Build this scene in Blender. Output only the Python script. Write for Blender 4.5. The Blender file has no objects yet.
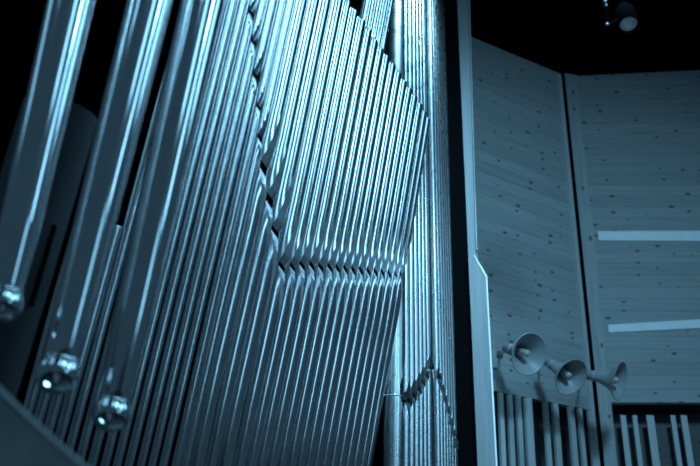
import bpy, bmesh, math, random
from mathutils import Vector, Matrix, noise
random.seed(7)
C = bpy.context.scene.collection
scn = bpy.context.scene

# ------------------------------------------------------------------ camera frame
F = 900.0
CAM = Vector((0.0, 0.0, 1.6))
ZW = Vector(((403-350)/F, (233+1397)/F, 1.0)).normalized()          # world up seen from the camera (right, up, forward)
YW = (Vector((0, 0, 1)) - ZW*ZW.z).normalized()
XW = YW.cross(ZW)
if XW.x < 0: XW = -XW
def c2w(v):                                                          # camera vector (right, up, forward) -> world
    return Vector((v.dot(XW), v.dot(YW), v.dot(ZW)))
def ray(px, py): return c2w(Vector(((px-350)/F, (233-py)/F, 1.0)))
def at(px, py, depth): return CAM + ray(px, py)*depth
FWD = c2w(Vector((0, 0, 1)))
UP = c2w(Vector((0, 1, 0)))
RIGHT = c2w(Vector((1, 0, 0)))
def proj(p):
    d = p-CAM
    z = d.dot(FWD)
    return (350+F*d.dot(RIGHT)/z, 233-F*d.dot(UP)/z, z)

cd = bpy.data.cameras.new('camera'); cam = bpy.data.objects.new('camera', cd); C.objects.link(cam)
M3 = Matrix((RIGHT, UP, -FWD)).transposed()
cam.matrix_world = Matrix.Translation(CAM) @ M3.to_4x4()
cd.sensor_width = 36; cd.sensor_fit = 'HORIZONTAL'; cd.lens = 36*F/700
cd.clip_start = 0.05
cd.dof.use_dof = True; cd.dof.focus_distance = 5.6; cd.dof.aperture_fstop = 2.1
scn.camera = cam

# ------------------------------------------------------------------ materials
def mat(name):
    m = bpy.data.materials.new(name); m.use_nodes = True
    nt = m.node_tree; b = nt.nodes['Principled BSDF']
    return m, nt, b
def N(nt, t, **kw):
    n = nt.nodes.new(t)
    for k, v in kw.items(): setattr(n, k, v)
    return n
def ramp(nt, stops):
    r = N(nt, 'ShaderNodeValToRGB')
    e = r.color_ramp.elements
    while len(e) < len(stops): e.new(0.5)
    for q, (p, c) in zip(e, stops):
        q.position = p; q.color = (c[0], c[1], c[2], 1) if hasattr(c, '__len__') else (c, c, c, 1)
    return r
def metal(name, col, rough, bump=0.15, scale=(14, 14, 2.2), dist=0.004, mottle=0.12):
    m, nt, b = mat(name)
    tc = N(nt, 'ShaderNodeTexCoord'); mp = N(nt, 'ShaderNodeMapping'); mp.inputs['Scale'].default_value = scale
    nt.links.new(tc.outputs['Object'], mp.inputs['Vector'])
    nz = N(nt, 'ShaderNodeTexNoise'); nz.inputs['Scale'].default_value = 1.0; nz.inputs['Detail'].default_value = 3
    nt.links.new(mp.outputs['Vector'], nz.inputs['Vector'])
    bp = N(nt, 'ShaderNodeBump'); bp.inputs['Strength'].default_value = bump; bp.inputs['Distance'].default_value = dist
    nt.links.new(nz.outputs['Fac'], bp.inputs['Height']); nt.links.new(bp.outputs['Normal'], b.inputs['Normal'])
    n2 = N(nt, 'ShaderNodeTexNoise'); n2.inputs['Scale'].default_value = 9; n2.inputs['Detail'].default_value = 4
    nt.links.new(tc.outputs['Object'], n2.inputs['Vector'])
    lo = [c*(1-mottle) for c in col]
    r = ramp(nt, [(0.3, lo), (0.7, col)])
    nt.links.new(n2.outputs['Fac'], r.inputs['Fac']); nt.links.new(r.outputs['Color'], b.inputs['Base Color'])
    mr = N(nt, 'ShaderNodeMapRange'); mr.inputs['To Min'].default_value = rough*0.8; mr.inputs['To Max'].default_value = rough*1.25
    nt.links.new(n2.outputs['Fac'], mr.inputs['Value']); nt.links.new(mr.outputs['Result'], b.inputs['Roughness'])
    b.inputs['Metallic'].default_value = 1.0
    # the bore is unpolished; its near-black colour stands for shade inside the mouths
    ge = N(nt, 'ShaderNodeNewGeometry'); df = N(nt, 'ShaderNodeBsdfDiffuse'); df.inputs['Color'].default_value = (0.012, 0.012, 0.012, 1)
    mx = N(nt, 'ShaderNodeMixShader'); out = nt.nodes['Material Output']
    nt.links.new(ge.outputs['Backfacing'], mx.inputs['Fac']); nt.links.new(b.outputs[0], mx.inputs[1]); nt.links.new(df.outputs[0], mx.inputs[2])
    nt.links.new(mx.outputs[0], out.inputs['Surface'])
    return m
def plain(name, col, rough=0.6, metallic=0.0, var=0.2, spec=0.4):
    m, nt, b = mat(name)
    tc = N(nt, 'ShaderNodeTexCoord'); nz = N(nt, 'ShaderNodeTexNoise'); nz.inputs['Scale'].default_value = 7; nz.inputs['Detail'].default_value = 4
    nt.links.new(tc.outputs['Object'], nz.inputs['Vector'])
    r = ramp(nt, [(0.3, [c*(1-var) for c in col]), (0.7, col)])
    nt.links.new(nz.outputs['Fac'], r.inputs['Fac']); nt.links.new(r.outputs['Color'], b.inputs['Base Color'])
    b.inputs['Roughness'].default_value = rough; b.inputs['Metallic'].default_value = metallic; b.inputs['Specular IOR Level'].default_value = spec
    return m
def wood(name, col, boards=0.19, knots=True, along='X', contrast=0.22):
    """boards running along local X (or Z), stacked across; grain, seams and knots"""
    m, nt, b = mat(name)
    tc = N(nt, 'ShaderNodeTexCoord'); sp = N(nt, 'ShaderNodeSeparateXYZ')
    nt.links.new(tc.outputs['Object'], sp.inputs['Vector'])
    lng, acr = ('X', 'Z') if along == 'X' else ('Z', 'X')
    mp = N(nt, 'ShaderNodeMapping')
    mp.inputs['Scale'].default_value = (0.9, 6, 22) if along == 'X' else (22, 6, 0.9)
    nt.links.new(tc.outputs['Object'], mp.inputs['Vector'])
    gr = N(nt, 'ShaderNodeTexNoise'); gr.inputs['Scale'].default_value = 1.6; gr.inputs['Detail'].default_value = 6; gr.inputs['Distortion'].default_value = 0.6
    nt.links.new(mp.outputs['Vector'], gr.inputs['Vector'])
    r = ramp(nt, [(0.25, [c*(1-contrast*1.6) for c in col]), (0.5, col), (0.75, [c*(1+contrast) for c in col])])
    nt.links.new(gr.outputs['Fac'], r.inputs['Fac'])
    out = r.outputs['Color']
    if boards:
        dv = N(nt, 'ShaderNodeMath', operation='DIVIDE'); dv.inputs[1].default_value = boards
        nt.links.new(sp.outputs[acr], dv.inputs[0])
        fl = N(nt, 'ShaderNodeMath', operation='FLOOR'); nt.links.new(dv.outputs[0], fl.inputs[0])
        wn = N(nt, 'ShaderNodeTexWhiteNoise', noise_dimensions='1D'); nt.links.new(fl.outputs[0], wn.inputs['W'])
        mr = N(nt, 'ShaderNodeMapRange'); mr.inputs['To Min'].default_value = 0.91; mr.inputs['To Max'].default_value = 1.07
        nt.links.new(wn.outputs['Value'], mr.inputs['Value'])
        fr = N(nt, 'ShaderNodeMath', operation='FRACT'); nt.links.new(dv.outputs[0], fr.inputs[0])
        lt = N(nt, 'ShaderNodeMath', operation='GREATER_THAN'); lt.inputs[1].default_value = 0.05
        nt.links.new(fr.outputs[0], lt.inputs[0])
        m2 = N(nt, 'ShaderNodeMapRange'); m2.inputs['To Min'].default_value = 0.72; m2.inputs['To Max'].default_value = 1.0
        nt.links.new(lt.outputs[0], m2.inputs['Value'])
        mu = N(nt, 'ShaderNodeMath', operation='MULTIPLY'); nt.links.new(mr.outputs[0], mu.inputs[0]); nt.links.new(m2.outputs[0], mu.inputs[1])
        mx = N(nt, 'ShaderNodeMix', data_type='RGBA', blend_type='MULTIPLY'); mx.inputs['Factor'].default_value = 1
        nt.links.new(out, mx.inputs['A']); nt.links.new(mu.outputs[0], mx.inputs['B']); out = mx.outputs['Result']
    if knots:
        kx = (4.2, 7.5) if along == 'X' else (7.5, 4.2)
        cb = N(nt, 'ShaderNodeCombineXYZ')
        for q, ch in enumerate('XZ'):
            mm = N(nt, 'ShaderNodeMath', operation='MULTIPLY'); mm.inputs[1].default_value = kx[q]
            nt.links.new(sp.outputs[ch], mm.inputs[0]); nt.links.new(mm.outputs[0], cb.inputs[q])
        vo = N(nt, 'ShaderNodeTexVoronoi', voronoi_dimensions='2D'); vo.inputs['Scale'].default_value = 1.0
        nt.links.new(cb.outputs[0], vo.inputs['Vector'])
        sc = N(nt, 'ShaderNodeSeparateColor'); nt.links.new(vo.outputs['Color'], sc.inputs['Color'])
        # each cell draws its own knot radius
        ks = N(nt, 'ShaderNodeMapRange'); ks.inputs['From Min'].default_value = 0.45; ks.inputs['To Min'].default_value = 0.0; ks.inputs['To Max'].default_value = 0.15
        nt.links.new(sc.outputs['Red'], ks.inputs['Value'])
        df = N(nt, 'ShaderNodeMath', operation='SUBTRACT'); nt.links.new(vo.outputs['Distance'], df.inputs[0]); nt.links.new(ks.outputs[0], df.inputs[1])
        kr = N(nt, 'ShaderNodeMapRange'); kr.inputs['From Min'].default_value = -0.03; kr.inputs['From Max'].default_value = 0.03
        kr.inputs['To Min'].default_value = 0.25; kr.inputs['To Max'].default_value = 1.0
        nt.links.new(df.outputs[0], kr.inputs['Value'])
        mx = N(nt, 'ShaderNodeMix', data_type='RGBA', blend_type='MULTIPLY'); mx.inputs['Factor'].default_value = 1
        nt.links.new(out, mx.inputs['A']); nt.links.new(kr.outputs[0], mx.inputs['B']); out = mx.outputs['Result']
    nt.links.new(out, b.inputs['Base Color'])
    b.inputs['Roughness'].default_value = 0.55
    return m

PIPE = metal('polished_tin', (0.80, 0.81, 0.82), 0.17, bump=0.16)
PIPE2 = metal('dimmed_tin', (0.36, 0.365, 0.37), 0.28, bump=0.0, scale=(3, 3, 0.6), mottle=0.06)  # tin darkened so the upright pipes mirror less of the light
CHROME = metal('bright_tin', (0.86, 0.87, 0.88), 0.10, bump=0.10, scale=(9, 9, 3), mottle=0.04)
BALL = metal('ball_chrome', (0.85, 0.86, 0.87), 0.09, bump=0.02, mottle=0.03)
DULL = plain('dull_zinc', (0.06, 0.06, 0.062), 0.7, spec=0.2)
DARKIN = plain('languid_grey', (0.02, 0.02, 0.02), 0.8)
BLACK = plain('black_paint_and_shade', (0.0025, 0.0025, 0.003), 0.9, spec=0.02)  # black things, and the shade of the post gap and corner seam
MATTE = plain('black_lacquer', (0.012, 0.012, 0.013), 0.6)
WOODP = wood('panel_spruce', (0.37, 0.37, 0.37), 0.16, contrast=0.11)
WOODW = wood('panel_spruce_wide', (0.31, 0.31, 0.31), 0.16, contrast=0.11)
WOODV = wood('dimmed_spruce', (0.21, 0.21, 0.21), 0, knots=False, along='Z', contrast=0.12)  # wall timber darkened to stand for the weaker light on the post
WOODK = wood('knotty_upright', (0.34, 0.34, 0.34), 0, knots=True, along='Z', contrast=0.15)
WOODD = wood('recess_wood', (0.07, 0.07, 0.07), 0.2)  # timber darkened to deepen the shade behind the slats
SLAT = wood('slat_wood', (0.50, 0.50, 0.50), 0, knots=False, along='Z', contrast=0.1)
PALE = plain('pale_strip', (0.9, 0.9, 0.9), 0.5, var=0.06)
HORN = plain('horn_enamel', (0.42, 0.42, 0.43), 0.38, var=0.1)
HORNIN = plain('horn_plug', (0.6, 0.6, 0.6), 0.35)
STEEL = metal('bracket_steel', (0.5, 0.5, 0.51), 0.4)
DISC = plain('scuffed_dark_lacquer', (0.32, 0.32, 0.325), 0.45, var=0.4)
LENS = plain('lens_glass', (0.75, 0.76, 0.78), 0.15, var=0.5)
FLOORM = wood('floor_boards', (0.16, 0.16, 0.16), 0.12, knots=False)

lb = LENS.node_tree.nodes['Principled BSDF']                          # faint emission stands in for stage light reflected in the lens
lb.inputs['Emission Color'].default_value = (0.35, 0.7, 1.0, 1); lb.inputs['Emission Strength'].default_value = 0.05
# ------------------------------------------------------------------ object helpers
def link(name, me, m, parent=None, mw=None, smooth=False):
    o = bpy.data.objects.new(name, me); C.objects.link(o)
    if m: me.materials.append(m)
    if smooth:
        for p in me.polygons: p.use_smooth = True
    if parent is not None: o.parent = parent
    if mw is not None: o.matrix_world = mw
    return o
def obj(name, bm, m, parent=None, mw=None, smooth=False, recalc=True):
    if recalc: bmesh.ops.recalc_face_normals(bm, faces=bm.faces[:])
    me = bpy.data.meshes.new(name); bm.to_mesh(me); bm.free()
    return link(name, me, m, parent, mw, smooth)
def tag(o, label, cat, group=None):
    o['label'] = label; o['category'] = cat
    if group: o['group'] = group
    return o
def thing(name, mw, label, cat, group=None):
    o = bpy.data.objects.new(name, None); C.objects.link(o); o.empty_display_size = 0.1
    o.matrix_world = mw
    return tag(o, label, cat, group)
def struct(o): o['kind'] = 'structure'; return o
def frame(o, x, y, z):
    m = Matrix((x, y, z)).transposed().to_4x4(); m.translation = o
    return m
def axis_frame(o, z, hint):
    z = z.normalized(); x = (hint-z*hint.dot(z)).normalized(); y = z.cross(x)
    return frame(o, x, y, z)
def lathe(bm, prof, seg=32, cap0=False, cap1=False):
    rings = []
    for r, z in prof:
        rings.append([bm.verts.new((r*math.cos(2*math.pi*k/seg), r*math.sin(2*math.pi*k/seg), z)) for k in range(seg)] if r > 1e-6 else [bm.verts.new((0, 0, z))])
    for a, b in zip(rings, rings[1:]):
        for k in range(seg):
            k2 = (k+1) % seg
            if len(a) == 1 and len(b) == 1: continue
            if len(a) == 1: bm.faces.new((a[0], b[k2], b[k]))
            elif len(b) == 1: bm.faces.new((a[k], a[k2], b[0]))
            else: bm.faces.new((a[k], a[k2], b[k2], b[k]))
    if cap0 and len(rings[0]) > 1: bm.faces.new(rings[0][::-1])
    if cap1 and len(rings[-1]) > 1: bm.faces.new(rings[-1])
    return bm
def box(bm, x0, x1, y0, y1, z0, z1):
    v = [bm.verts.new((x, y, z)) for x in (x0, x1) for y in (y0, y1) for z in (z0, z1)]
    for f in ((0, 1, 3, 2), (4, 6, 7, 5), (0, 4, 5, 1), (2, 3, 7, 6), (0, 2, 6, 4), (1, 5, 7, 3)):
        bm.faces.new([v[i] for i in f])
    return bm
def prism(bm, pts, y0, y1):                                           # polygon in local X/Z, extruded along local Y
    a = [bm.verts.new((x, y0, z)) for x, z in pts]; b = [bm.verts.new((x, y1, z)) for x, z in pts]
    n = len(pts)
    bm.faces.new(a); bm.faces.new(b[::-1])
    for i in range(n): bm.faces.new((a[i], a[(i+1) % n], b[(i+1) % n], b[i]))
    return bm
def tube(bm, pts, r, seg=10):
    rings = []
    for i, p in enumerate(pts):
        t = (pts[min(i+1, len(pts)-1)]-pts[max(i-1, 0)]).normalized()
        h = Vector((0, 0, 1)) if abs(t.z) < 0.9 else Vector((1, 0, 0))
        x = t.cross(h).normalized(); y = t.cross(x)
        rings.append([bm.verts.new(p+x*r*math.cos(2*math.pi*k/seg)+y*r*math.sin(2*math.pi*k/seg)) for k in range(seg)])
    for a, b in zip(rings, rings[1:]):
        for k in range(seg): bm.faces.new((a[k], a[(k+1) % seg], b[(k+1) % seg], b[k]))
    bm.faces.new(rings[0][::-1]); bm.faces.new(rings[-1])
    return bm

# vertical planes of the hall; local X runs along the wall, Y into the wall, Z up
class Plane:
    def __init__(s, o, xdir):
        s.o = o; s.x = Vector((xdir.x, xdir.y, 0)).normalized(); s.z = Vector((0, 0, 1)); s.y = s.z.cross(s.x)
        if s.y.dot(FWD) < 0: s.y = -s.y
        s.mw = Matrix((s.x, s.y, s.z)).transposed().to_4x4(); s.mw.translation = o
    def hit(s, px, py, off=0):
        d = ray(px, py); t = ((s.o+s.y*off)-CAM).dot(s.y)/d.dot(s.y)
        p = CAM+d*t-s.o
        return (p.dot(s.x), p.z)
    def world(s, x, y, z): return s.o+s.x*x+s.y*y+s.z*z
    def prism(s, name, pix, m, off=0.0, thick=0.05, parent=None):
        pts = [s.hit(px, py, off) for px, py in pix]
        return obj(name, prism(bmesh.new(), pts, off, off+thick), m, parent, s.mw)

# ------------------------------------------------------------------ flue pipes
PV = c2w(Vector(((845-350)/F, (233+2500)/F, 1.0))).normalized()       # lean of the big pipe field
def ring_pts(r, a, z, nf=6, nr=18):
    """first nf+1 points lie on the flat between -a and a, the others on the circle"""
    pts = []
    xa = r*math.cos(a); ya = r*math.sin(a)
    for i in range(nf+1): pts.append((xa, -ya+2*ya*i/nf, z))
    for i in range(1, nr):
        t = a+(2*math.pi-2*a)*i/nr
        pts.append((r*math.cos(t), r*math.sin(t), z))
    return pts
def skin(bm, rings, sel):
    vs = [[bm.verts.new(p) for p in rg] for rg in rings]
    n = len(rings[0])
    for j in range(len(vs)-1):
        for k in range(n):
            if sel(j, k): bm.faces.new((vs[j][k], vs[j][(k+1) % n], vs[j+1][(k+1) % n], vs[j+1][k]))
    loose = [v for v in bm.verts if not v.link_faces]
    bmesh.ops.delete(bm, geom=loose, context='VERTS')
    return bm
def flue_pipe(mw, r, body, foot, tip, label, group, a0=1.12, ears=False, cut=0.55, lip=4.5, m=PIPE, seam=True):
    t = thing('organ_pipe', mw, label, 'organ pipe', group)
    nf = 6; h = cut*r; am = 0.10
    lips = min(lip*r, body*0.5)
    K = 7
    up = [ring_pts(r, a0, 0.0), ring_pts(r, a0, h)]
    for i in range(1, K+1): up.append(ring_pts(r, a0+(am-a0)*(i/K)**0.8, h+lips*i/K))
    for q in (0.35, 0.7): up.append(ring_pts(r, am, h+lips+(body-h-lips)*q))
    up.append(ring_pts(r, am, body-0.006)); up.append(ring_pts(r*0.995, am, body)); up.append(ring_pts(r*0.94, am, body)); up.append(ring_pts(r*0.93, am, body-0.006)); up.append(ring_pts(r*0.93, am, body-0.12))
    bd = obj('body', skin(bmesh.new(), up, lambda j, k: not (k < nf and j < 1+K)), m, t, mw, True, False)
    obj('upper_lip', skin(bmesh.new(), up, lambda j, k: k < nf and 1 <= j < 1+K), m, bd, mw, False, False)
    lf = min(3.6*r, foot*0.4); rl = lambda z: r+(tip-r)*(-z/foot)
    dn = [ring_pts(r, a0, 0.0)]
    for i in range(1, K+1):
        z = -lf*i/K; dn.append(ring_pts(rl(z), a0+(am-a0)*(i/K)**0.8, z))
    for q in (0.5, 1.0):
        z = -lf-(foot-lf)*q; dn.append(ring_pts(rl(z), am, z))
    dn.reverse(); nj = len(dn)-1
    ft = obj('foot', skin(bmesh.new(), dn, lambda j, k: not (k < nf and j >= nj-K)), m, t, mw, True, False)
    obj('lower_lip', skin(bmesh.new(), dn, lambda j, k: k < nf and j >= nj-K), m, ft, mw, False, False)
    bm = bmesh.new()
    sc = lambda rg, q: [(x*q-(0.10*r if i <= nf else 0), y*q, z) for i, (x, y, z) in enumerate(rg)]
    lo = [bm.verts.new(p) for p in sc(ring_pts(r, a0, -0.10*r), 0.97)]; hi = [bm.verts.new(p) for p in sc(ring_pts(r, a0, 0.02*r), 0.97)]
    bm.faces.new(lo[::-1]); bm.faces.new(hi)
    for k in range(len(lo)): bm.faces.new((lo[k], lo[(k+1) % len(lo)], hi[(k+1) % len(lo)], hi[k]))
    obj('languid', bm, DARKIN, t, mw)
    if seam:
        obj('solder_seam', lathe(bmesh.new(), [(r*1.0, -0.012), (r*1.05, -0.009), (r*1.05, -0.003), (r*1.0, 0.0)], 24), CHROME, t, mw @ Matrix.Translation((-0.03*r, 0, 0)), True)
    if ears:
        for s in (-1, 1):
            y = s*r*math.sin(a0); x = r*math.cos(a0)
            obj('ear', box(bmesh.new(), x-0.1*r, x+0.55*r, min(y, y+s*0.12*r), max(y, y+s*0.12*r), -0.5*r, h+0.5*r), m, bd, mw)
    return t

# -- the leaning field: one row that recedes to the right ------------------------------------------
W0 = 1/4.5
def wdepth(x):
    full = 1.0/361
    if x >= 230: return W0*(644-x)*full
    wb = (644-230)*full
    return W0*(wb+(230-x)*full*0.42)
def slope_x270(px, py):                                               # follow the pipe lean in the picture back to y = 270
    return 845+(px-845)*(270+2500)/(py+2500)
mouths = [(402, 275.3), (396.8, 275.3), (390.6, 274.8), (383.8, 274), (377, 273.4), (370, 272.8), (362.5, 272), (354.8, 271.6),
          (347, 270.6), (339, 270), (331.2, 269), (322.3, 269), (313.4, 267.5), (303.6, 267), (293.8, 268.5), (283.5, 268.5),
          (276.6, 233.4), (270.8, 203.9), (264.5, 171.3), (260.2, 140), (257.8, 108), (254.6, 77), (252.6, 43), (250.0, 14)]
row = [(slope_x270(*p), p[1]) for p in mouths]
x, y = row[-1]
for i in range(10):
    x -= 11.2 if i < 3 else 12.4; y -= 33
    row.append((x, y))
anch = [at(x, 270, 1/wdepth(x)) for x, _ in row]
ordw = ['rightmost', 'second', 'third', 'fourth', 'fifth', 'sixth', 'seventh', 'eighth', 'ninth', 'tenth', 'eleventh', 'twelfth', 'thirteenth', 'fourteenth', 'fifteenth', 'sixteenth']
base = []
TURN = math.radians(6)
keep = []
def on_axis(a, P, ypix):                                              # parameter along the axis a+s*P whose image row is ypix
    lo, hi = -6.0, 30.0
    for _ in range(60):
        m = (lo+hi)/2
        d = a+P*m-CAM
        if d.dot(FWD) < 0.2 or proj(a+P*m)[1] > ypix: lo = m
        else: hi = m
    return (lo+hi)/2
def across(v): return v-PV*v.dot(PV)
rad = [across(anch[max(i-1, 0)]-anch[min(i+1, len(anch)-1)]).length/(min(i+1, len(anch)-1)-max(i-1, 0))*0.49 for i in range(len(anch))]
for _ in range(6):                                                    # neighbours only just touch
    for i in range(len(anch)-1):
        d_ = across(anch[i]-anch[i+1]).length*0.985
        if rad[i]+rad[i+1] > d_:
            f_ = d_/(rad[i]+rad[i+1]); rad[i] *= f_; rad[i+1] *= f_
for i, (a, (x, ym)) in enumerate(zip(anch, row)):
    i0, i1 = max(i-1, 0), min(i+1, len(anch)-1)
    tg = (anch[i0]-anch[i1])/(i1-i0)
    tg = tg-PV*tg.dot(PV)
    r = rad[i]
    nrm = tg.cross(PV).normalized()
    if nrm.dot(CAM-a) < 0: nrm = -nrm
    axis0 = a-nrm*r*0.6
    nrm = (Matrix.Rotation(TURN, 3, PV) @ nrm).normalized()
    keep.append(nrm)
    if 16 <= i < 24: nrm = ((keep[13]+keep[12]+keep[11])*0.2+nrm*0.4).normalized()   # these mouths stay nearly parallel to the level row
    sm = on_axis(axis0, PV, ym)
    # the tops follow one sloping line
    st = sm
    while True:
        px, py, _ = proj(axis0+PV*st)
        if py <= 39.5+1.44*(px-366.5) or st > sm+6: break
        st += 0.004
    if ym < 0: st = max(st, sm+1.2)
    short = i >= len(anch)-4
    if short:                                                         # short ones at the end of the row, mouths turned away
        sm = on_axis(axis0, PV, 300); st = on_axis(axis0, PV, 226-(i-len(anch)+4)*3); nrm = -nrm
    sb = on_axis(axis0, PV, 505)
    org = axis0+PV*sm
    foot = sm-sb
    if i < 16:
        if i == 0: lab = 'slim silver organ pipe at the far right end of the level row of mouths'
        elif i == 15: lab = 'silver organ pipe at the corner where the level row of mouths turns steeply upward'
        else: lab = '%s silver organ pipe from the right end of the level row of mouths' % ordw[i]
    elif i < 24:
        k = i-15
        lab = ('first' if k == 1 else ordw[k-1])+' silver organ pipe up the steep line of black mouths above the corner'
    else:
        k = i-23
        m_ = len(anch)-1-i
        if short: lab = ('leftmost', 'second from left', 'third from left', 'fourth from left')[m_]+' of the short dim pipes low behind the ball-ended tubes'
        else: lab = ('first' if k == 1 else ordw[k-1])+' long silver pipe foot left of the steep mouth line, mouth out of view'
    base.append((axis0+PV*sb, nrm))
    flue_pipe(frame(org, nrm, PV.cross(nrm), PV), r, st-sm, foot, r*(0.56 if i < 24 else 0.58), lab, 'leaning silver organ pipes', cut=0.36 if i < 17 else 0.62, seam=False)
# -- taller row behind, seen over the stepped tops
for k, x in enumerate((338, 332.6, 327, 321, 315)):
    a = at(x, 270, 1/wdepth(x)+0.42)
    b = at(x-5.5, 270, 1/wdepth(x-5.5)+0.42)
    tg = b-a; tg -= PV*tg.dot(PV); r = tg.length*0.47
    nrm = tg.cross(PV).normalized()
    if nrm.dot(CAM-a) < 0: nrm = -nrm
    sm = on_axis(a, PV, 190); st = on_axis(a, PV, -60); sb = on_axis(a, PV, 480)
    lab = ('rightmost', 'second from right', 'third from right', 'fourth from right', 'leftmost')[k]+' of the taller pipes rising behind the stepped pipe tops'
    flue_pipe(frame(a+PV*sm, nrm, PV.cross(nrm), PV), r, st-sm, sm-sb, r*0.7, lab, 'taller pipes behind the stepped tops', seam=False)

# -- upright pipes beyond, in a row seen nearly end-on ------------------------------------------
ZV = Vector((0, 0, 1))
q = [(394.2, 398, 11.2, 'big'),
     (404.5, 402, 5.4, 'up'), (409.5, 397, 5.2, 'up'), (414, 390.5, 5.0, 'up'), (418, 383, 4.8, 'up'), (421.8, 376, 4.6, 'up'), (425.4, 368, 4.4, 'up'),
     (418.9, 13, 4.2, 'top'), (421.6, 30, 4.2, 'top'), (424.3, 46, 4.2, 'top'), (427.2, 62, 4.2, 'top'),
     (431.6, 240, 4.0, 'mid'), (433, 252, 4.0, 'mid'), (434.6, 263, 4.0, 'mid'), (436, 273, 4.0, 'mid'), (437.2, 285, 4.0, 'mid'),
     (434.0, 378, 3.9, 'down'), (436.8, 389, 3.9, 'down'), (439.4, 400, 3.9, 'down'), (441.8, 411, 3.9, 'down'), (444.0, 423, 3.9, 'down'), (446.2, 434, 3.9, 'down'), (448.4, 446, 3.9, 'down')]
zstart = {'big': 7.02, 'up': 7.20, 'top': 7.92, 'mid': 7.86, 'down': 7.66}           # ranks stand one behind another
cnt = {}; last = {}; qbase = []
qlab = {'up': '%s upright pipe in the low mouth row stepping up to the right',
        'top': '%s upright pipe down the short row of high black mouths near the top edge',
        'mid': '%s upright pipe down the mid-height mouth row beside the dark gap',
        'down': '%s upright pipe in the ragged low mouth row descending to the dark gap'}
nth = ['first', 'second', 'third', 'fourth', 'fifth', 'sixth', 'seventh']
for x, ym, rp, kind in q:
    if kind in last:
        xl_, zl_, rl_ = last[kind]
        lat = (x-xl_)*zl_/F; need = (rp+rl_)*zl_/F*1.03
        z = zl_+math.sqrt(max(need*need-lat*lat, 0.0004))/0.86
        tgd = at(x, 270, z)-at(xl_, 270, zl_)
    else:
        z = zstart[kind]; tgd = at(x+4, 270, z+0.07)-at(x, 270, z)
    last[kind] = (x, z, rp)
    a = at(x, 270, z)
    r = rp*z/F
    tgd.z = 0
    nrm = Vector((tgd.y, -tgd.x, 0)).normalized()
    if nrm.dot(CAM-a) < 0: nrm = -nrm
    if kind == 'big': nrm = (nrm*0.85+tgd.normalized()*0.5).normalized()
    sm = on_axis(a, ZV, ym); st = on_axis(a, ZV, -70); sb = on_axis(a, ZV, 520)
    k = cnt.get(kind, 0); cnt[kind] = k+1
    if kind in ('big', 'down') : qbase.append((a+ZV*sb, nrm))
    lab = 'wide upright silver pipe with a bright ring seam, beside the leaning pipe field' if kind == 'big' else qlab[kind] % nth[k]
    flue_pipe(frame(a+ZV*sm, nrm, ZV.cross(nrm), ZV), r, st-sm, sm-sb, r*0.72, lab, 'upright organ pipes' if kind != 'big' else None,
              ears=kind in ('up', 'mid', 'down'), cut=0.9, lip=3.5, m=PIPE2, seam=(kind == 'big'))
# slim pipe with a collar left of the wide one
a = at(391.5, 270, 7.45); r = 4.2*7.45/F
mw = frame(a+ZV*on_axis(a, ZV, 8), RIGHT.cross(ZV).cross(ZV).normalized()*-1, ZV.cross(RIGHT.cross(ZV).cross(ZV).normalized()*-1), ZV)
flue_pipe(mw, r, 0.9, on_axis(a, ZV, 8)-on_axis(a, ZV, 500), r*0.9, 'slim upright pipe with a collar at the top edge, left of the wide upright pipe', None, seam=True, m=PIPE)

def chest(name, pts, back, front, drop):
    bm = bmesh.new(); secs = []
    for p, n in pts:
        n = Vector((n.x, n.y, 0)).normalized()
        f, k = p+n*front, p-n*back
        secs.append([bm.verts.new(v) for v in (f, k, k-ZV*drop, f-ZV*drop)])
    for u, v in zip(secs, secs[1:]):
        for i in range(4): bm.faces.new((u[i], u[(i+1) % 4], v[(i+1) % 4], v[i]))
    bm.faces.new(secs[0]); bm.faces.new(secs[-1][::-1])
    return struct(obj(name, bm, WOODD))
e0, e1 = base[-1], base[0]
chest('trim_6', [(e1[0]+(base[0][0]-base[1][0])*2, e1[1])]+base+[(e0[0]+(e0[0]-base[-2][0])*12, e0[1])], 0.75, 0.02, 0.3)
chest('trim_7', qbase, 0.12, 0.10, 0.3)

# ------------------------------------------------------------------ ball-ended tubes in front
def ball_tube(bx, by, tx, ty, depth, rball, wtube, label):
    p0 = at(bx, by, depth)
    d = c2w(Vector(((tx-bx), -(ty-by), 0)))
    # lie in the lean direction of the field but follow the picture line of this tube
    best = None
    for kx in range(-40, 41):
        P = (PV+RIGHT*kx*0.004).normalized()
        s = on_axis(p0, P, ty); e = abs(proj(p0+P*s)[0]-tx)
        if best is None or e < best[0]: best = (e, P, s)
    P, L = best[1], best[2]
    mw = axis_frame(p0, P, -FWD)
    t = thing('ball_ended_tube', mw, label, 'organ tube', 'ball-ended tubes hanging in front')
    rb = rball*depth/F; rt = wtube*depth/F; Lx = L*1.25
    neck = rb*0.80
    prof = [(neck*0.98, rb*0.62), (neck, rb*0.70), (neck*1.02, rb*1.2), (rt*0.98, L*0.22), (rt*1.04, L*0.45), (rt*1.32, Lx), (rt*1.26, Lx), (rt*1.26, Lx-0.1)]
    bm = bmesh.new()
    dense = []
    for (r0, z0), (r1, z1) in zip(prof, prof[1:]):
        n = 8 if abs(z1-z0) > 0.1 else 1
        dense += [(r0+(r1-r0)*i/n, z0+(z1-z0)*i/n) for i in range(n)]
    dense.append(prof[-1])
    obj('tube', lathe(bm, dense, 48), CHROME, t, mw, True)
    bm = bmesh.new(); n = 20
    lathe(bm, [(rb*math.sin(math.pi*i/n), -rb*math.cos(math.pi*i/n)) for i in range(n+1)], 40)
    obj('ball', bm, BALL, t, mw, True)
    bm = bmesh.new()
    lathe(bm, [(neck*1.0, rb*0.55), (neck*1.07, rb*0.60), (neck*1.07, rb*0.72), (neck*1.0, rb*0.77)], 40)
    obj('collar', bm, CHROME, t, mw, True)
    return t
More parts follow.
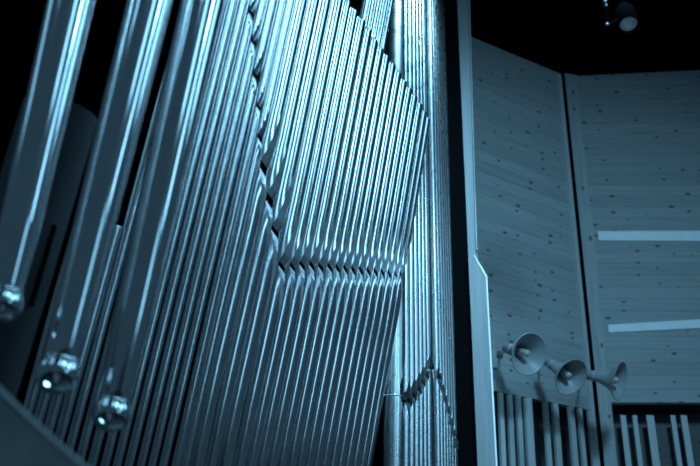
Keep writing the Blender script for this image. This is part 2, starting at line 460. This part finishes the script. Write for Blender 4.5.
ball_tube(3, 303, 71, 0, 2.38, 19.5, 20.5, 'leftmost ball-ended silver tube, its ball cut by the left edge')
ball_tube(58, 373, 149, 0, 2.42, 21.8, 20.5, 'middle ball-ended silver tube, hanging between the other two')
ball_tube(111.5, 413, 203, 0, 2.5, 19.2, 20.5, 'rightmost ball-ended silver tube, its ball hanging lowest')

# large dull pipe behind the tubes
a = at(13, 270, 2.85); r = 39*2.85/F
s0, s1 = on_axis(a, PV, 112), on_axis(a, PV, 480)
mw = axis_frame(a+PV*s1, PV, RIGHT)
t = thing('bass_pipe', mw, 'large dull dark pipe with a tuning slot behind the leftmost ball-ended tube', 'organ pipe')
Lb = s0-s1
obj('body', lathe(bmesh.new(), [(r*0.9, 0), (r*0.97, Lb*0.5), (r*1.0, Lb), (r*0.96, Lb), (r*0.94, Lb-0.1)], 48), DULL, t, mw, True)
sA, sB = on_axis(a, PV, 304)-s1, on_axis(a, PV, 225)-s1
bm = bmesh.new(); box(bm, -0.006, 0.006, -0.007, 0.007, sA, sB)
ang = math.radians(28)
h = (-FWD); h = (h-PV*h.dot(PV)).normalized()
xl = mw.to_3x3().inverted() @ h
th = math.atan2(xl.y, xl.x)*0.30
obj('tuning_slot', bm, BLACK, t, mw @ Matrix.Rotation(th, 4, 'Z') @ Matrix.Translation((r*0.985, 0, 0)))

# panel with a hollow curved edge, lower left
PC = None
def curved_panel():
    pl = Plane(at(40, 430, 1.6), (RIGHT+YW*0).normalized())
    pts = []
    cx_, cy_, R_ = 43.8+0.672*1158, 426.3-0.741*1158, 1159.5
    edge = []
    for i in range(41):
        x_ = -70+i*(250/40.0)
        edge.append((x_, cy_+math.sqrt(R_*R_-(x_-cx_)**2)))
    loc = [pl.hit(px, py) for px, py in edge]
    gl = -pl.o.z
    t = thing('curved_panel', pl.mw, 'dark scuffed panel with a pale hollow-curved edge in the lower left corner', 'panel')
    poly = loc+[(loc[-1][0], gl), (loc[0][0], gl)]
    obj('face', prism(bmesh.new(), poly, 0.0, 0.03), DISC, t, pl.mw)
    w_ = 0.006
    inner = [(x-0.67*w_, z-0.74*w_) for x, z in loc]
    obj('edge_trim', prism(bmesh.new(), loc+inner[::-1], -0.002, 0.032), PALE, t, pl.mw)
curved_panel()

# ------------------------------------------------------------------ hall
def vp_dir(px, py): 
    d = ray(px, py); return Vector((d.x, d.y, 0))
WR = Plane(at(600, 430, 10.0), vp_dir(-15000, 250) * -1)
WL = Plane(Plane(at(600, 430, 10.0), RIGHT).o, vp_dir(2136, 788))
# black sheet standing for the unlit gap between organ and timber post
PB = Plane(at(458, 270, 8.35), RIGHT)
b = PB.prism('gap_shade', [(441, -60), (454.5, -60), (479, 500), (460.5, 500)], BLACK, 0.0, 0.08); struct(b)
# timber post and its wider lower casing
t = thing('timber_post', PB.mw, 'pale timber post with a chamfered wider lower casing beside the dark gap', 'post')
def PBp(name, pix, m, off, thick, par):
    pts = [PB.hit(px, py, off) for px, py in pix]
    pts = [(x_, -PB.o.z if py >= 500 else z_) for (x_, z_), (px, py) in zip(pts, pix)]
    return obj(name, prism(bmesh.new(), pts, off, off+thick), m, par, PB.mw)
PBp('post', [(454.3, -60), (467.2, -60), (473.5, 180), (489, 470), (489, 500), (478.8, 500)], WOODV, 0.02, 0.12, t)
PB.prism('post_edge', [(467.2, -60), (468.2, -60), (474.8, 180), (477.6, 250), (476.2, 250)], WOODK, 0.0, 0.16, t)
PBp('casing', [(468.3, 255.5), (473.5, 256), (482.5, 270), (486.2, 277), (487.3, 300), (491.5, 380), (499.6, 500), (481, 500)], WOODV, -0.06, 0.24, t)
PBp('casing_edge', [(473.5, 255.2), (474.3, 254.9), (483.3, 269), (487.2, 276.4), (488.4, 300), (492.8, 380), (501, 500), (499.2, 500), (491.2, 380), (487.0, 300), (485.9, 277.2), (482.1, 270.2)], PALE, -0.065, 0.25, t)

# left timber wall
struct(WL.prism('wall_left', [(462, 33), (561, 74), (596, 411), (470, 386)], WOODP, 0.0, 0.08))
struct(WL.prism('trim_2', [(557.6, 73), (561.2, 75), (603.8, 500), (600, 500)], SLAT, -0.03, 0.06))
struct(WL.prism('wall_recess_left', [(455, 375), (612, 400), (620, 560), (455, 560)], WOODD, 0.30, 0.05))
# right timber wall
struct(WR.prism('wall_right', [(574, 76), (790, 66), (790, 402.5), (606, 402.5)], WOODW, 0.0, 0.08))
struct(WR.prism('trim_3', [(563.5, 73), (577, 75), (611, 400), (621, 500), (607.5, 500)], WOODK, -0.02, 0.05))
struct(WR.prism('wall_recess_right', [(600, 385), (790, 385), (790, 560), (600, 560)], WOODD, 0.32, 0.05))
struct(WR.prism('seam_shade', [(561.2, 73), (564.5, 73), (608.2, 500), (603.8, 500)], BLACK, -0.04, 0.03))  # black strip painted in for the shaded seam at the corner
struct(WR.prism('trim_5', [(600, 402.5), (790, 402.5), (790, 404.5), (600, 404.5)], MATTE, 0.0, 0.3))
t = tag(WR.prism('lit_gap_strip', [(598, 231.2), (790, 230.4), (790, 241.3), (598.8, 240.3)], PALE, -0.012, 0.03), 'upper pale strip standing for a lit gap across the right timber wall', 'strip', 'pale strips on the right wall')  # pale boards stand for lit recesses between the wall panels
t = tag(WR.prism('lit_gap_strip', [(608.2, 324.6), (790, 314), (790, 323.5), (608.8, 332.4)], PALE, -0.012, 0.03), 'lower pale strip standing for a lit gap, just above the right-hand horn', 'strip', 'pale strips on the right wall')
# slats
def slat(pl, px, w, top, label, group, off=0.12):
    k = 0.095+(px-590)*0.0006
    h = 500
    pix = [(px-w/2, top), (px+w/2, top+0.4), (px+w/2+k*(h-top), h), (px-w/2+k*(h-top), h)]
    return tag(pl.prism('wall_slat', pix, SLAT, off, 0.035), label, 'slat', group)
sl = [(501.3, 4.2), (510.2, 4.4), (518.8, 4.4), (528.3, 7), (546.0, 4.2), (555.6, 5.2), (571.5, 5.0), (580.3, 3.8), (590.8, 4.6)]
for i, (px, w) in enumerate(sl):
    lab = ('upright timber slat nearest the post, below the horns' if i == 0 else 'last upright timber slat before the corner, below the middle horn' if i == len(sl)-1
           else '%s upright timber slat from the post, below the horns' % ordw[i])
    slat(WL, px, w, 392+(px-500)*0.2, lab, 'slats below the horns', -0.02)
for i, (px, w) in enumerate([(623, 5.6), (634.6, 4.6), (650, 7.6), (672.8, 4.8), (683.6, 6.2)]):
    lab = ('first', 'second', 'third', 'fourth', 'fifth')[i]+' upright timber slat from the corner, under the right timber wall'
    slat(WR, px, w, 415, lab, 'slats under the right wall', 0.10)

# horns on the wall
def horn(cx, cy, depth, ax, rpx, L, label, arm):
    c = at(cx, cy, depth); A = c2w(Vector(ax)).normalized()
    R = rpx*depth/F
    mw = axis_frame(c, A, Vector((0, 0, 1)))
    t = thing('horn_loudspeaker', mw, label, 'horn loudspeaker', 'horn loudspeakers on the wall')
    pr = []
    n = 18
    for i in range(n+1):
        q = i/n                                                        # 0 throat .. 1 mouth
        pr.append((R*(0.24+0.36*q+0.40*q**4), -L+L*q))
    inn = [(max(r-0.006, 0.01), z) for r, z in pr][::-1]
    prof = pr+[(R*1.03, 0.0), (R*1.035, 0.006), (R*1.0, 0.008)]+inn
    obj('bell', lathe(bmesh.new(), prof, 48), HORN, t, mw, True)
    bm = lathe(bmesh.new(), [(0, -L*0.98), (R*0.17, -L*0.98), (R*0.17, -L*0.12), (R*0.15, -L*0.06), (0, -L*0.05)], 24)
    obj('phase_plug', bm, HORNIN, t, mw, True)
    bm = lathe(bmesh.new(), [(0, -L*1.42), (R*0.22, -L*1.42), (R*0.27, -L*1.38), (R*0.27, -L*1.06), (R*0.30, -L*1.04), (R*0.30, -L*0.98), (R*0.20, -L*0.97)], 28)
    obj('driver', bm, HORN, t, mw, True)
    inv = mw.inverted()
    p = inv @ (c-A*L*1.2); e = inv @ arm
    m_ = p.lerp(e, 0.5)
    br = obj('bracket', tube(bmesh.new(), [p, m_, e], 0.012), STEEL, t, mw)
    bm = bmesh.new(); box(bm, e.x-0.04, e.x+0.04, e.y-0.04, e.y+0.04, e.z-0.01, e.z+0.01)
    obj('mounting_plate', bm, STEEL, br, mw)
    return t
hz = 9.0
def wall_pt(px, py):
    x_, z_ = WL.hit(px, py); return WL.world(x_, -0.01, z_)
horn(529.0, 354, hz, (0.45, -0.05, -0.89), 21, 0.27, 'left horn loudspeaker facing out, its pale inner plug showing', wall_pt(499, 355))
horn(571.0, 377, hz+0.2, (0.42, -0.28, -0.86), 19, 0.30, 'middle horn loudspeaker tilted downward between the other two', wall_pt(538, 362))
horn(619.5, 381, hz+0.3, (0.80, -0.10, -0.60), 19, 0.27, 'right horn loudspeaker turned sideways in front of the corner post', wall_pt(580, 380))

# ceiling spotlight
sp = at(628.5, 24, 7.6)
A = c2w(Vector((-0.10, -0.62, -0.72))).normalized()
mw = axis_frame(sp, A, RIGHT)
t = thing('ceiling_spotlight', mw, 'black can spotlight with a round grey lens under the dark ceiling', 'spotlight')
rs = 8.8*7.6/F
obj('housing', lathe(bmesh.new(), [(0, -0.30), (rs*0.8, -0.30), (rs*1.12, -0.22), (rs*1.12, 0.02), (rs*1.02, 0.02), (rs*1.0, -0.02)], 32), BLACK, t, mw, True)
obj('lens', lathe(bmesh.new(), [(rs*1.0, -0.015), (rs*0.7, 0.0), (rs*0.4, 0.006), (0, 0.008)], 32), LENS, t, mw, True)
inv = mw.inverted()
yk = [inv @ at(607, 25, 7.6), inv @ at(605.5, 8, 7.6), inv @ at(604.5, -25, 7.6)]
yo = obj('yoke', tube(bmesh.new(), yk, 0.02), BLACK, t, mw)
yk2 = [inv @ at(607, 25, 7.6), inv @ at(617, 20, 7.65)]
obj('pivot', tube(bmesh.new(), yk2, 0.015), BLACK, t, mw)
for px, py in ((607.3, 24.2), (605, 1.2), (606, 5.4)):
    bm = bmesh.new(); bmesh.ops.create_uvsphere(bm, u_segments=12, v_segments=8, radius=0.016)
    obj('bolt', bm, STEEL, yo, Matrix.Translation(at(px, py, 7.57)), True)

# shell: floor, ceiling, dark organ recess
CZ = WL.world(0, 0, 0).z
topz = WR.world(0, 0, WR.hit(640, 74)[1]).z
def slab(name, x0, x1, y0, y1, z0, z1, m):
    return struct(obj(name, box(bmesh.new(), x0, x1, y0, y1, z0, z1), m))
slab('floor', -9, 9, -9, 14, -0.1, 0.0, FLOORM)
slab('ceiling', -9, 9, -9, 14, topz+1.2, topz+1.3, BLACK)
slab('wall_back', -9, 9, 13.0, 13.1, 0, topz+1.2, BLACK)

# ------------------------------------------------------------------ light
TINT = (0.27, 0.68, 1.0)
def area(name, pos, target, sx, sy, power, col=TINT):
    l = bpy.data.lights.new(name, 'AREA'); l.shape = 'RECTANGLE'; l.size = sx; l.size_y = sy; l.energy = power; l.color = col
    o = bpy.data.objects.new(name, l); C.objects.link(o)
    o.location = pos; o.rotation_euler = (target-pos).to_track_quat('-Z', 'Y').to_euler()
    return o
HUB = Vector((0.2, 4.6, 3.6))
def streak_light(az, el, wdeg, hdeg, rad, dist=8.5):  # unseen area lights added for the streaks mirrored in the pipes
    a_, e_ = math.radians(az), math.radians(el)
    p = HUB+Vector((math.sin(a_)*math.cos(e_), -math.cos(a_)*math.cos(e_), math.sin(e_)))*dist
    sx = 2*dist*math.tan(math.radians(wdeg/2)); sy = 2*dist*math.tan(math.radians(hdeg/2))
    o = area('streak_light', p, HUB, sx, sy, rad*math.pi*sx*sy); o.data.spread = math.radians(75)
    return o
streak_light(-62, 28, 12, 30, 0.2)
streak_light(-26, 30, 6, 34, 0.3)
streak_light(8, 28, 7, 30, 0.6)
streak_light(27, 28, 7, 18, 2.5)
streak_light(27, 11, 9, 12, 0.55)
streak_light(54, 23, 6, 15, 3.6)
streak_light(54, 8, 7, 14, 0.9)
streak_light(84, 30, 14, 26, 0.7)
streak_light(42, -7, 9, 12, 0.42)
o = area('pipe_top_fill', Vector((1.2, 5.0, 9.8)), at(418, 15, 7.6), 1.6, 1.0, 150); o.data.spread = math.radians(62)  # unseen light added to brighten the tops of the upright pipes
area('ball_glow_fill', Vector((-1.65, 2.5, 1.15)), at(80, 390, 2.42), 1.1, 0.6, 16)  # unseen low light added for the glow in the chrome balls
l = bpy.data.lights.new('wall_wash', 'SPOT'); l.energy = 1150; l.color = TINT; l.spot_size = math.radians(78); l.spot_blend = 1.0; l.shadow_soft_size = 0.5
o = bpy.data.objects.new('wall_wash', l); C.objects.link(o)
o.location = Vector((3.0, 1.5, 8.2)); o.rotation_euler = (at(590, 400, 10)-o.location).to_track_quat('-Z', 'Y').to_euler()
w = bpy.data.worlds.new('hall_ambient'); scn.world = w; w.use_nodes = True
bg = w.node_tree.nodes['Background']; bg.inputs['Color'].default_value = (0.27, 0.64, 1.0, 1); bg.inputs['Strength'].default_value = 0.07

scn.view_settings.view_transform = 'Standard'; scn.view_settings.look = 'None'
scn.view_settings.exposure = 0.0; scn.view_settings.gamma = 1.0; scn.view_settings.use_curve_mapping = False
print('PV world', PV, 'angle', math.degrees(PV.angle(ZV)), 'topz', topz)
